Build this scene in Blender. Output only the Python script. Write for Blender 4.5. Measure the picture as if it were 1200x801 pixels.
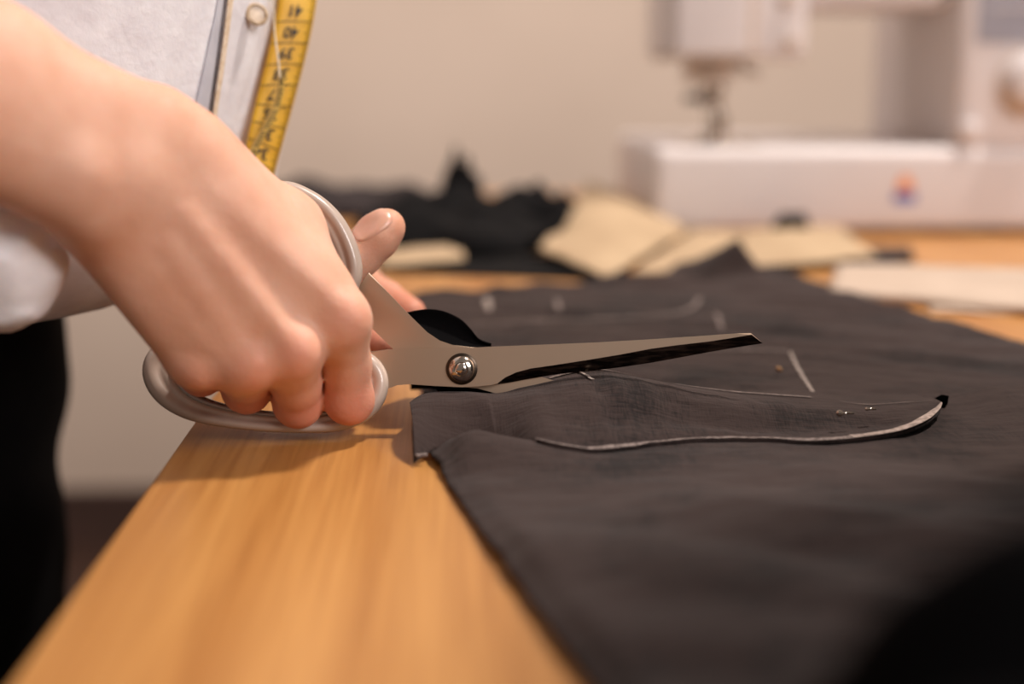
import bpy, bmesh, math, random
import numpy as np
from mathutils import Vector, Matrix, noise

random.seed(4)
for o in list(bpy.data.objects): bpy.data.objects.remove(o)
S = bpy.context.scene
COL = S.collection
R = math.radians
TZ = 0.75                                   # table top height

# ------------------------------------------------------------------ camera
HC, PITCH, YAW, FPX = 0.145, R(11.15), R(2.5), 1667.0
cd = bpy.data.cameras.new('camera'); cam = bpy.data.objects.new('camera', cd); COL.objects.link(cam)
CP = Vector((0, 0, TZ + HC))
cam.location = CP; cam.rotation_euler = (R(90) - PITCH, 0, -YAW)
cd.lens = 50.0; cd.sensor_width = 36.0; cd.clip_start = 0.02
cd.dof.use_dof = True; cd.dof.focus_distance = 0.562; cd.dof.aperture_fstop = 3.1
S.camera = cam
FW = Vector((math.sin(YAW) * math.cos(PITCH), math.cos(YAW) * math.cos(PITCH), -math.sin(PITCH)))
RT = Vector((math.cos(YAW), -math.sin(YAW), 0)); UP = RT.cross(FW)

def P(px, py, D):                           # photo pixel at a depth -> world point
    px, py, D = float(px), float(py), float(D)
    return CP + D * (FW + (px - 600) / FPX * RT + (400.5 - py) / FPX * UP)
def onz(px, py, z=0.0):                     # photo pixel on the level z above the table
    px, py, z = float(px), float(py), float(z)
    d = FW + (px - 600) / FPX * RT + (400.5 - py) / FPX * UP
    return CP + d * ((TZ + z - CP.z) / d.z)

# ------------------------------------------------------------------ light
W = bpy.data.worlds.new('world'); S.world = W; W.use_nodes = True
bg = W.node_tree.nodes['Background']; bg.inputs[0].default_value = (1.0, 0.86, 0.77, 1); bg.inputs[1].default_value = 0.25
def area(name, loc, target, size, power, color):
    l = bpy.data.lights.new(name, 'AREA'); l.size = size; l.energy = power; l.color = color
    o = bpy.data.objects.new(name, l); COL.objects.link(o); o.location = loc
    o.rotation_euler = (Vector(target) - Vector(loc)).to_track_quat('-Z', 'Y').to_euler(); return o
area('key_lamp', (1.10, 0.95, TZ + 2.30), (-0.1, 0.6, TZ), 0.26, 72.0, (1.0, 0.90, 0.82))
area('room_fill', (1.45, -0.95, 2.05), (-0.1, 0.75, 0.9), 0.9, 42.0, (1.0, 0.93, 0.91))  # added fill for shirt, hand and machine front, no visible source
area('wall_fill', (-0.6, 1.5, 2.1), (-0.3, 2.6, 0.6), 0.9, 12.0, (1.0, 0.86, 0.80))  # added fill that brightens the back wall, no visible source
S.view_settings.view_transform = 'Standard'; S.view_settings.look = 'None'
S.view_settings.exposure = 0.0; S.view_settings.gamma = 1.0
S.view_settings.use_curve_mapping = False

# ------------------------------------------------------------------ materials
def lin(c):
    return tuple(((v / 255) / 12.92 if v / 255 <= 0.04045 else ((v / 255 + 0.055) / 1.055) ** 2.4) for v in c) + (1,)
def mat(name, rgb, rough=0.6, metal=0.0, **kw):
    m = bpy.data.materials.new(name); m.use_nodes = True
    b = m.node_tree.nodes['Principled BSDF']
    b.inputs['Base Color'].default_value = lin(rgb); b.inputs['Roughness'].default_value = rough
    b.inputs['Metallic'].default_value = metal
    for k, v in kw.items(): b.inputs[k.replace('_', ' ')].default_value = v
    return m
class NT:
    def __init__(s, m): s.m = m; s.t = m.node_tree; s.b = s.t.nodes['Principled BSDF']
    def n(s, kind, **kw):
        x = s.t.nodes.new(kind)
        for k, v in kw.items():
            if hasattr(x, k) and k not in ('Scale',): setattr(x, k, v)
            else: x.inputs[k].default_value = v
        return x
    def l(s, a, b): s.t.links.new(a, b)
def vary(m, c1, c2, scale=(40, 40, 40), detail=4, bump=0.0, bdist=0.001, lo=0.35, hi=0.65, bscale=None, coord='Object'):
    q = NT(m); tc = q.n('ShaderNodeTexCoord'); mp = q.n('ShaderNodeMapping'); mp.inputs['Scale'].default_value = scale
    q.l(tc.outputs[coord], mp.inputs[0])
    nz = q.n('ShaderNodeTexNoise'); nz.inputs['Scale'].default_value = 1; nz.inputs['Detail'].default_value = detail
    q.l(mp.outputs[0], nz.inputs['Vector'])
    cr = q.n('ShaderNodeValToRGB'); cr.color_ramp.elements[0].position = lo; cr.color_ramp.elements[1].position = hi
    cr.color_ramp.elements[0].color = lin(c1); cr.color_ramp.elements[1].color = lin(c2)
    q.l(nz.outputs[0], cr.inputs[0]); q.l(cr.outputs[0], q.b.inputs['Base Color'])
    if bump:
        src = nz
        if bscale:
            mp2 = q.n('ShaderNodeMapping'); mp2.inputs['Scale'].default_value = bscale; q.l(tc.outputs[coord], mp2.inputs[0])
            src = q.n('ShaderNodeTexNoise'); src.inputs['Scale'].default_value = 1; src.inputs['Detail'].default_value = 3
            q.l(mp2.outputs[0], src.inputs['Vector'])
        bp = q.n('ShaderNodeBump'); bp.inputs['Strength'].default_value = bump; bp.inputs['Distance'].default_value = bdist
        q.l(src.outputs[0], bp.inputs['Height']); q.l(bp.outputs[0], q.b.inputs['Normal'])
    return q

M = {}
M['wall'] = mat('wall_paint', (205, 186, 170), 0.9); vary(M['wall'], (203, 184, 168), (209, 190, 174), (3, 3, 3), 3, 0.15, 0.001, bscale=(150, 150, 150))
M['floor'] = mat('floor_dark', (62, 42, 34), 0.5); vary(M['floor'], (52, 34, 28), (72, 50, 40), (2, 20, 2))
M['skirting'] = mat('skirting_dark', (70, 50, 44), 0.5); vary(M['skirting'], (64, 46, 40), (76, 55, 48), (3, 20, 20))
# oak table: grain runs along the length (Y)
M['oak'] = mat('oak_top', (205, 145, 75), 0.36)
q = vary(M['oak'], (168, 112, 54), (197, 143, 80), (55, 2.2, 55), 5, 0.12, 0.0006, 0.33, 0.68, bscale=(900, 14, 900))
nz2 = q.n('ShaderNodeTexNoise'); mp2 = q.n('ShaderNodeMapping'); tc2 = q.n('ShaderNodeTexCoord')
mp2.inputs['Scale'].default_value = (420, 9, 420); nz2.inputs['Scale'].default_value = 1; nz2.inputs['Detail'].default_value = 3
q.l(tc2.outputs['Object'], mp2.inputs[0]); q.l(mp2.outputs[0], nz2.inputs['Vector'])
mx = q.n('ShaderNodeMixRGB'); mx.blend_type = 'MULTIPLY'; mx.inputs[0].default_value = 0.45
cr2 = q.n('ShaderNodeValToRGB'); cr2.color_ramp.elements[0].position = 0.3; cr2.color_ramp.elements[1].position = 0.6
cr2.color_ramp.elements[0].color = (0.55, 0.42, 0.3, 1); cr2.color_ramp.elements[1].color = (1, 1, 1, 1)
q.l(nz2.outputs[0], cr2.inputs[0]); src = q.b.inputs['Base Color'].links[0].from_socket
q.l(src, mx.inputs[1]); q.l(cr2.outputs[0], mx.inputs[2]); q.l(mx.outputs[0], q.b.inputs['Base Color'])

def linen(name, c1, c2):
    m = mat(name, c1, 0.88); m.node_tree.nodes['Principled BSDF'].inputs['Specular IOR Level'].default_value = 0.2
    m.node_tree.nodes['Principled BSDF'].inputs['Sheen Weight'].default_value = 0.05
    m.node_tree.nodes['Principled BSDF'].inputs['Sheen Roughness'].default_value = 0.5
    q = NT(m); tc = q.n('ShaderNodeTexCoord')
    outs = []
    for sc in ((1500, 110, 300), (110, 1500, 300)):
        mp = q.n('ShaderNodeMapping'); mp.inputs['Scale'].default_value = sc; mp.inputs['Rotation'].default_value = (0, 0, 0.35)
        q.l(tc.outputs['Object'], mp.inputs[0]); nz = q.n('ShaderNodeTexNoise'); nz.inputs['Scale'].default_value = 1; nz.inputs['Detail'].default_value = 2
        q.l(mp.outputs[0], nz.inputs['Vector']); outs.append(nz)
    ad = q.n('ShaderNodeMath'); ad.operation = 'ADD'; q.l(outs[0].outputs[0], ad.inputs[0]); q.l(outs[1].outputs[0], ad.inputs[1])
    big = q.n('ShaderNodeTexNoise'); big.inputs['Scale'].default_value = 22; big.inputs['Detail'].default_value = 5; q.l(tc.outputs['Object'], big.inputs['Vector'])
    ad2 = q.n('ShaderNodeMath'); ad2.operation = 'MULTIPLY_ADD'; ad2.inputs[1].default_value = 0.5
    q.l(ad.outputs[0], ad2.inputs[0]); q.l(big.outputs[0], ad2.inputs[2])
    cr = q.n('ShaderNodeValToRGB'); cr.color_ramp.elements[0].position = 0.78; cr.color_ramp.elements[1].position = 1.22
    cr.color_ramp.elements[0].color = lin(c1); cr.color_ramp.elements[1].color = lin(c2)
    q.l(ad2.outputs[0], cr.inputs[0]); q.l(cr.outputs[0], q.b.inputs['Base Color'])
    bp = q.n('ShaderNodeBump'); bp.inputs['Strength'].default_value = 0.5; bp.inputs['Distance'].default_value = 0.0006
    q.l(ad.outputs[0], bp.inputs['Height'])
    cre = q.n('ShaderNodeTexNoise'); cre.inputs['Scale'].default_value = 1; cre.inputs['Detail'].default_value = 4
    mp = q.n('ShaderNodeMapping'); mp.inputs['Scale'].default_value = (22, 75, 30); mp.inputs['Rotation'].default_value = (0, 0, -0.45)
    q.l(tc.outputs['Object'], mp.inputs[0]); q.l(mp.outputs[0], cre.inputs['Vector'])
    bp2 = q.n('ShaderNodeBump'); bp2.inputs['Strength'].default_value = 0.8; bp2.inputs['Distance'].default_value = 0.004
    q.l(cre.outputs[0], bp2.inputs['Height']); q.l(bp.outputs[0], bp2.inputs['Normal']); q.l(bp2.outputs[0], q.b.inputs['Normal'])
    return m
M['linen'] = linen('dark_linen', (26, 19, 18), (52, 40, 37))
M['linen_far'] = linen('dark_linen_scrap', (30, 24, 24), (46, 38, 38))
M['black_cloth'] = mat('black_cloth', (14, 13, 14), 0.9); vary(M['black_cloth'], (5, 4, 5), (11, 10, 11), (60, 60, 60), 3, 0.3, 0.002)
M['black_cloth'].node_tree.nodes['Principled BSDF'].inputs['Specular IOR Level'].default_value = 0.15
M['black_velvet_and_shade'] = mat('black_cloth_and_shade', (9, 8, 9), 0.95, Specular_IOR_Level=0.05)  # black of flap and near bundle, also paints the fold gap shade
M['chalk'] = mat('chalk', (150, 136, 128), 0.95); vary(M['chalk'], (96, 84, 80), (176, 162, 152), (700, 700, 700), 3)
M['chalk_faint'] = mat('chalk_faint', (110, 96, 92), 0.95); vary(M['chalk_faint'], (78, 66, 63), (132, 118, 112), (600, 600, 600), 3)
M['chalk_edge'] = mat('chalked_edge', (160, 142, 132), 0.95); vary(M['chalk_edge'], (118, 103, 96), (172, 154, 144), (500, 500, 500), 3, 0.3, 0.0005)
M['trousers'] = mat('black_trousers', (13, 12, 13), 0.9, Specular_IOR_Level=0.15); vary(M['trousers'], (9, 9, 10), (19, 18, 19), (30, 30, 30))
M['shirt'] = mat('white_cotton', (226, 222, 224), 0.85, Subsurface_Weight=0.05); vary(M['shirt'], (228, 223, 226), (240, 237, 239), (60, 60, 60), 4, 0.35, 0.0008, bscale=(260, 260, 260))
M['shirt_seam'] = mat('cream_stitching', (226, 206, 180), 0.85); vary(M['shirt_seam'], (214, 190, 160), (236, 220, 198), (400, 400, 400))
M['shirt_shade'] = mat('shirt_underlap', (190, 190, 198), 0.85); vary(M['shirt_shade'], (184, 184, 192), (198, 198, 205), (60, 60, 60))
M['button'] = mat('horn_button', (176, 150, 120), 0.35); vary(M['button'], (150, 124, 96), (206, 184, 156), (180, 180, 180))
M['thread'] = mat('pale_thread', (214, 198, 170), 0.7); vary(M['thread'], (200, 184, 156), (226, 212, 188), (900, 900, 900))
M['tape'] = mat('yellow_tape', (224, 174, 44), 0.5); vary(M['tape'], (216, 164, 36), (230, 182, 54), (60, 60, 60), 3, 0.2, 0.0004, bscale=(700, 700, 700))
M['tape_pale'] = mat('pale_tape_edge', (226, 190, 92), 0.5); vary(M['tape_pale'], (218, 182, 84), (232, 198, 104), (60, 60, 60))
M['ink'] = mat('black_ink', (44, 34, 20), 0.6); vary(M['ink'], (36, 28, 18), (54, 42, 24), (500, 500, 500))
M['steel'] = mat('brushed_steel', (158, 141, 122), 0.42, 1.0); q = vary(M['steel'], (190, 166, 144), (204, 180, 158), (9, 9, 9), 3, 0.05, 0.0001, bscale=(60, 900, 900))
M['steel_edge'] = mat('ground_steel', (96, 86, 78), 0.22, 1.0); vary(M['steel_edge'], (52, 47, 44), (120, 108, 98), (160, 60, 900), 5, 0.08, 0.0002, 0.42, 0.72, bscale=(700, 900, 60))
M['steel_bright'] = mat('polished_steel', (190, 178, 166), 0.16, 1.0); vary(M['steel_bright'], (180, 168, 156), (200, 188, 176), (300, 300, 300))
M['grip'] = mat('taupe_plastic', (178, 160, 147), 0.33, Coat_Weight=0.3); vary(M['grip'], (170, 152, 139), (184, 166, 153), (60, 60, 60), 3, 0.08, 0.0003, bscale=(500, 500, 500))
M['grip_inner'] = mat('grey_liner', (150, 143, 140), 0.25, Coat_Weight=0.6); vary(M['grip_inner'], (146, 139, 136), (156, 149, 146), (60, 60, 60))
M['machine'] = mat('white_plastic', (226, 216, 214), 0.4); vary(M['machine'], (206, 198, 197), (212, 204, 203), (10, 10, 10))
M['machine_beige'] = mat('beige_trim', (196, 178, 166), 0.5); vary(M['machine_beige'], (190, 172, 160), (200, 184, 172), (10, 10, 10))
M['panel_print'] = mat('grey_print', (150, 150, 162), 0.6); vary(M['panel_print'], (144, 144, 156), (158, 158, 168), (10, 10, 10))
M['machine_dark'] = mat('dark_rubber', (52, 40, 36), 0.6); vary(M['machine_dark'], (44, 34, 30), (60, 48, 42), (20, 20, 20))
M['orange'] = mat('orange_enamel', (222, 132, 60), 0.5); vary(M['orange'], (214, 122, 52), (230, 144, 72), (90, 90, 90))
M['blue'] = mat('blue_enamel', (58, 76, 160), 0.5); vary(M['blue'], (52, 68, 150), (66, 86, 172), (90, 90, 90))
M['kraft'] = mat('kraft_paper', (222, 190, 152), 0.8); vary(M['kraft'], (166, 141, 110), (181, 156, 124), (20, 20, 20), 4, 0.2, 0.001, bscale=(90, 90, 90))
M['cream'] = mat('cream_paper', (240, 218, 200), 0.7); vary(M['cream'], (178, 158, 140), (188, 168, 150), (20, 20, 20), 3, 0.1, 0.001)

# skin
sk = mat('skin', (222, 170, 142), 0.58); M['skin'] = sk
q = NT(sk); b = q.b
b.inputs['Subsurface Weight'].default_value = 0.35; b.inputs['Subsurface Radius'].default_value = (1.0, 0.3, 0.15); b.inputs['Subsurface Scale'].default_value = 0.006
tc = q.n('ShaderNodeTexCoord'); nz = q.n('ShaderNodeTexNoise'); nz.inputs['Scale'].default_value = 45; nz.inputs['Detail'].default_value = 4; q.l(tc.outputs['Object'], nz.inputs['Vector'])
cr = q.n('ShaderNodeValToRGB'); cr.color_ramp.elements[0].position = 0.3; cr.color_ramp.elements[1].position = 0.7
cr.color_ramp.elements[0].color = lin((205, 150, 122)); cr.color_ramp.elements[1].color = lin((219, 172, 147)); q.l(nz.outputs[0], cr.inputs[0])
at = q.n('ShaderNodeAttribute'); at.attribute_name = 'flush'
mx = q.n('ShaderNodeMixRGB'); q.l(at.outputs['Fac'], mx.inputs[0]); q.l(cr.outputs[0], mx.inputs[1]); mx.inputs[2].default_value = lin((200, 112, 86)); q.l(mx.outputs[0], b.inputs['Base Color'])
vo = q.n('ShaderNodeTexVoronoi'); vo.inputs['Scale'].default_value = 900; q.l(tc.outputs['Object'], vo.inputs['Vector'])
nf = q.n('ShaderNodeTexNoise'); nf.inputs['Scale'].default_value = 260; nf.inputs['Detail'].default_value = 4; q.l(tc.outputs['Object'], nf.inputs['Vector'])
ad = q.n('ShaderNodeMath'); ad.operation = 'MULTIPLY_ADD'; ad.inputs[1].default_value = 0.35; q.l(vo.outputs['Distance'], ad.inputs[0]); q.l(nf.outputs[0], ad.inputs[2])
bp = q.n('ShaderNodeBump'); bp.inputs['Strength'].default_value = 0.3; bp.inputs['Distance'].default_value = 0.0006; q.l(ad.outputs[0], bp.inputs['Height']); q.l(bp.outputs[0], b.inputs['Normal'])
M['nail'] = mat('nail', (228, 172, 150), 0.34, Subsurface_Weight=0.3, Subsurface_Scale=0.003, Coat_Weight=0.05)
vary(M['nail'], (206, 148, 124), (216, 162, 140), (90, 90, 90))
M['hair'] = mat('brown_hair', (60, 38, 24), 0.5); vary(M['hair'], (50, 30, 20), (74, 48, 30), (300, 300, 20))

# ------------------------------------------------------------------ object helpers
def obj(name, verts, faces, m, parent=None, smooth=True, mats=None, fmat=None):
    me = bpy.data.meshes.new(name); me.from_pydata([tuple(v) for v in verts], [], [tuple(f) for f in faces]); me.update()
    for x in (mats or [m]): me.materials.append(x)
    if smooth: me.polygons.foreach_set('use_smooth', [True] * len(me.polygons))
    if fmat: me.polygons.foreach_set('material_index', fmat)
    o = bpy.data.objects.new(name, me); COL.objects.link(o)
    if parent is not None:
        o.parent = parent; o.matrix_parent_inverse = parent_world(parent).inverted()
    return o
def parent_world(p):
    m = p.matrix_basis.copy()
    if p.parent is not None: m = parent_world(p.parent) @ p.matrix_parent_inverse @ m
    return m
def from_bm(name, bm, m, parent=None, smooth=True):
    bmesh.ops.recalc_face_normals(bm, faces=bm.faces)
    vs = [v.co.copy() for v in bm.verts]; bm.verts.index_update()
    fs = [[v.index for v in f.verts] for f in bm.faces]; bm.free()
    return obj(name, vs, fs, m, parent, smooth)
def fixn(o):
    bm = bmesh.new(); bm.from_mesh(o.data); bmesh.ops.recalc_face_normals(bm, faces=bm.faces); bm.to_mesh(o.data); bm.free(); return o
def thing(name, label, cat, loc=(0, 0, 0), group=None):
    o = bpy.data.objects.new(name, None); COL.objects.link(o); o.location = loc; o.empty_display_size = 0.05
    return tag(o, label, cat, group)
def tag(o, label, cat, group=None):
    o['label'] = label; o['category'] = cat
    if group: o['group'] = group
    return o
def struct(o): o['kind'] = 'structure'; return o
def box(name, lo, hi, m, parent=None, bev=0.0, seg=3, rotz=0, piv=None):
    bm = bmesh.new(); bmesh.ops.create_cube(bm, size=1)
    lo = Vector(lo); hi = Vector(hi); c = (lo + hi) / 2; s = hi - lo
    for v in bm.verts: v.co = Vector((v.co.x * s.x, v.co.y * s.y, v.co.z * s.z)) + c
    if bev: bmesh.ops.bevel(bm, geom=list(bm.edges), offset=bev, segments=seg, affect='EDGES', profile=0.6)
    if rotz: bmesh.ops.rotate(bm, verts=bm.verts, cent=piv or c, matrix=Matrix.Rotation(rotz, 3, 'Z'))
    o = from_bm(name, bm, m, parent, smooth=bool(bev))
    if bev: shade_auto(o)
    return o
def shade_auto(o, ang=35):
    try: o.data.set_sharp_from_angle(angle=R(ang))
    except Exception: pass
def lathe(name, prof, org, axis, m, parent=None, n=32):   # prof: list of (r, t) along axis
    ax = Vector(axis).normalized(); u = ax.orthogonal().normalized(); w = ax.cross(u); org = Vector(org)
    vs = []; fs = []
    for r, t in prof:
        for k in range(n):
            a = 2 * math.pi * k / n; vs.append(org + ax * t + (u * math.cos(a) + w * math.sin(a)) * max(r, 1e-6))
    for i in range(len(prof) - 1):
        for k in range(n):
            fs.append((i * n + k, i * n + (k + 1) % n, (i + 1) * n + (k + 1) % n, (i + 1) * n + k))
    fs.append(tuple(range(n))[::-1]); fs.append(tuple((len(prof) - 1) * n + k for k in range(n)))
    o = fixn(obj(name, vs, fs, m, parent)); shade_auto(o); return o
def tube(name, pts, r, m, parent=None, n=10, radii=None):
    pts = [Vector(p) for p in pts]; vs = []; fs = []; prev = None
    for i, p in enumerate(pts):
        t = (pts[min(i + 1, len(pts) - 1)] - pts[max(i - 1, 0)]).normalized()
        u = (prev - t * prev.dot(t)).normalized() if prev is not None else t.orthogonal().normalized()
        prev = u; w = t.cross(u); rr = radii[i] if radii else r
        for k in range(n):
            a = 2 * math.pi * k / n; vs.append(p + (u * math.cos(a) + w * math.sin(a)) * rr)
    for i in range(len(pts) - 1):
        for k in range(n): fs.append((i * n + k, i * n + (k + 1) % n, (i + 1) * n + (k + 1) % n, (i + 1) * n + k))
    fs.append(tuple(range(n))[::-1]); fs.append(tuple((len(pts) - 1) * n + k for k in range(n)))
    return fixn(obj(name, vs, fs, m, parent))
def spline(ctrl, n, closed=False):          # Catmull-Rom through tuples of any length
    c = [np.array(p, float) for p in ctrl]; N = len(c); out = []
    segs = N if closed else N - 1
    for i in range(n):
        t = i / (n if closed else n - 1) * segs; k = min(int(t), segs - 1); f = t - k
        if closed: p0, p1, p2, p3 = c[(k - 1) % N], c[k % N], c[(k + 1) % N], c[(k + 2) % N]
        else: p0, p1, p2, p3 = c[max(k - 1, 0)], c[k], c[min(k + 1, N - 1)], c[min(k + 2, N - 1)]
        out.append(0.5 * (2 * p1 + (p2 - p0) * f + (2 * p0 - 5 * p1 + 4 * p2 - p3) * f * f + (3 * p1 - p0 - 3 * p2 + p3) * f ** 3))
    return out
def grid_mesh(name, rows, m, parent=None, thick=0.0, smooth=True):
    nr, nc = len(rows), len(rows[0]); vs = [v for r in rows for v in r]
    fs = [(i * nc + j, i * nc + j + 1, (i + 1) * nc + j + 1, (i + 1) * nc + j) for i in range(nr - 1) for j in range(nc - 1)]
    o = obj(name, vs, fs, m, parent, smooth)
    if thick:
        s = o.modifiers.new('thickness', 'SOLIDIFY'); s.thickness = thick; s.offset = -1
    return o
def upward(o):                               # make an open sheet's normals point up
    if sum(p.normal.z * p.area for p in o.data.polygons) < 0: o.data.flip_normals()
    return o
def plate(name, pts, D, th, m, parent, bev=0.0):   # flat plate traced at depth D facing the viewer, of real thickness
    bm = bmesh.new(); a = [bm.verts.new(P(x, y, D)) for x, y in pts]; bck = [bm.verts.new(P(x, y, D) + FW * th) for x, y in pts]
    n = len(a); bm.faces.new(a); bm.faces.new(bck[::-1])
    for i in range(n): bm.faces.new((a[i], bck[i], bck[(i + 1) % n], a[(i + 1) % n]))
    if bev:
        es = [e for e in bm.edges if (e.verts[0] in a and e.verts[1] in a)]
        bmesh.ops.bevel(bm, geom=es, offset=bev, segments=2, affect='EDGES', profile=0.5)
    o = from_bm(name, bm, m, parent, True); shade_auto(o, 25); return o

# ------------------------------------------------------------------ signed distance bodies -> one smooth mesh
def smin(a, b, k):
    h = np.clip(0.5 + 0.5 * (b - a) / k, 0, 1); return b * (1 - h) + a * h - k * h * (1 - h)
class Field:
    def __init__(s, lo, hi, h):
        s.lo = np.array(lo, float); s.h = h; s.n = np.ceil((np.array(hi) - s.lo) / h).astype(int) + 1
        s.ax = [s.lo[i] + np.arange(s.n[i]) * h for i in range(3)]; s.F = np.full(s.n, 0.05, np.float32)
    def block(s, pts, r):
        pts = np.array(pts, float); a = np.floor((pts.min(0) - r - s.lo) / s.h).astype(int); b = np.ceil((pts.max(0) + r - s.lo) / s.h).astype(int) + 1
        a = np.clip(a, 0, s.n); b = np.clip(b, 0, s.n); return tuple(slice(a[i], b[i]) for i in range(3))
    def grid(s, sl):
        return (s.ax[0][sl[0]][:, None, None], s.ax[1][sl[1]][None, :, None], s.ax[2][sl[2]][None, None, :])
    def cap(s, a, b, ra, rb, k=0.004):
        a = np.array(a, float); b = np.array(b, float); m = max(ra, rb) + k * 2 + 0.004; sl = s.block([a, b], m); X, Y, Z = s.grid(sl)
        d = b - a; L = d.dot(d) + 1e-12
        t = np.clip(((X - a[0]) * d[0] + (Y - a[1]) * d[1] + (Z - a[2]) * d[2]) / L, 0, 1)
        q = np.sqrt((X - a[0] - t * d[0]) ** 2 + (Y - a[1] - t * d[1]) ** 2 + (Z - a[2] - t * d[2]) ** 2) - (ra + (rb - ra) * t)
        s.F[sl] = smin(s.F[sl], q, k)
    def ell(s, c, rad, rot=None, k=0.004, cut=False):
        c = np.array(c, float); rad = np.array(rad, float); sl = s.block([c], rad.max() + k * 2 + 0.004); X, Y, Z = s.grid(sl)
        x, y, z = X - c[0], Y - c[1], Z - c[2]
        if rot is not None:
            r = np.array(rot); x, y, z = (r[0, 0] * x + r[0, 1] * y + r[0, 2] * z, r[1, 0] * x + r[1, 1] * y + r[1, 2] * z, r[2, 0] * x + r[2, 1] * y + r[2, 2] * z)
        q = np.sqrt((x / rad[0]) ** 2 + (y / rad[1]) ** 2 + (z / rad[2]) ** 2); q = (q - 1) * rad.min()
        s.F[sl] = -smin(-s.F[sl], q, k) if cut else smin(s.F[sl], q, k)
    def merge(s, o, k): s.F = smin(s.F, o.F, k)
    def mesh(s):
        F = s.F; nx, ny, nz = F.shape; ins = F < 0
        cnt = np.zeros((nx - 1, ny - 1, nz - 1), np.int8); acc = np.zeros((nx - 1, ny - 1, nz - 1, 3), np.float32)
        C = [(i, j, k) for i in (0, 1) for j in (0, 1) for k in (0, 1)]
        for c0 in C:
            for ax in range(3):
                if c0[ax]: continue
                c1 = list(c0); c1[ax] = 1
                A = F[c0[0]:nx - 1 + c0[0], c0[1]:ny - 1 + c0[1], c0[2]:nz - 1 + c0[2]]; B = F[c1[0]:nx - 1 + c1[0], c1[1]:ny - 1 + c1[1], c1[2]:nz - 1 + c1[2]]
                m = (A < 0) != (B < 0); idx = np.nonzero(m); t = A[idx] / (A[idx] - B[idx])
                p = np.array(c0, np.float32)[None, :] + np.zeros((len(t), 3), np.float32); p[:, ax] += t
                acc[idx] += p; cnt[idx] += 1
        cells = np.nonzero(cnt); vid = np.full(cnt.shape, -1, np.int64); vid[cells] = np.arange(len(cells[0]))
        V = (np.stack(cells, 1) + acc[cells] / cnt[cells][:, None]) * s.h + s.lo
        faces = []
        for ax in range(3):
            u, v = [(1, 2), (2, 0), (0, 1)][ax]
            a = [slice(1, -1)] * 3; a[ax] = slice(0, -1); bb = [slice(1, -1)] * 3; bb[ax] = slice(1, None)
            A, B = ins[tuple(a)], ins[tuple(bb)]; ids = np.nonzero(A != B)
            if not len(ids[0]): continue
            g = [ids[0].copy(), ids[1].copy(), ids[2].copy()]
            for w in (0, 1, 2):
                if w != ax: g[w] = g[w] + 1
            def cell(du, dv):
                q = [g[0].copy(), g[1].copy(), g[2].copy()]; q[u] = q[u] - du; q[v] = q[v] - dv; return vid[q[0], q[1], q[2]]
            quad = np.stack([cell(1, 1), cell(0, 1), cell(0, 0), cell(1, 0)], 1)
            fl = ~A[ids]; quad[fl] = quad[fl][:, ::-1]; faces.append(quad)
        return V, np.concatenate(faces)
def np_mesh(name, parts, m, parent=None):
    V = np.concatenate([p[0] for p in parts]); off = 0; Fs = []
    for p in parts: Fs.append(p[1] + off); off += len(p[0])
    Fc = np.concatenate(Fs)
    me = bpy.data.meshes.new(name); me.vertices.add(len(V)); me.vertices.foreach_set('co', V.astype(np.float32).ravel())
    me.loops.add(Fc.size); me.loops.foreach_set('vertex_index', Fc.astype(np.int32).ravel())
    me.polygons.add(len(Fc)); me.polygons.foreach_set('loop_start', np.arange(0, Fc.size, 4, dtype=np.int32))
    me.update(calc_edges=True); me.validate(); me.materials.append(m)
    me.polygons.foreach_set('use_smooth', [True] * len(me.polygons))
    o = bpy.data.objects.new(name, me); COL.objects.link(o)
    if parent is not None: o.parent = parent; o.matrix_parent_inverse = parent_world(parent).inverted()
    return o, V

# ================================================================== SETTING
struct(box('floor', (-2.6, -1.6, -0.05), (2.6, 2.7, 0), M['floor']))
struct(box('wall_back', (-2.6, 2.6, 0), (2.6, 2.7, 2.6), M['wall']))
struct(box('baseboard_back', (-2.6, 2.578, 0), (2.6, 2.6, 0.11), M['skirting']))

# ------------------------------------------------------------------ table
TXL, TXR, TY0, TY1 = -0.106, 1.0, 0.02, 1.62
table = thing('work_table', 'light oak work table with a plain long edge, everything lies on it', 'table', (0.45, 0.8, 0))
box('table_top', (TXL, TY0, TZ - 0.03), (TXR, TY1, TZ), M['oak'], table, bev=0.0025)
for x in (TXL + 0.05, TXR - 0.1):
    for y in (TY0 + 0.05, TY1 - 0.1): box('leg', (x, y, 0), (x + 0.05, y + 0.05, TZ - 0.03), M['oak'], table, bev=0.003)
box('apron', (TXL + 0.06, TY0 + 0.06, TZ - 0.1), (TXR - 0.06, TY0 + 0.08, TZ - 0.03), M['oak'], table)
box('apron', (TXL + 0.06, TY1 - 0.08, TZ - 0.1), (TXR - 0.06, TY1 - 0.06, TZ - 0.03), M['oak'], table)

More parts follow.
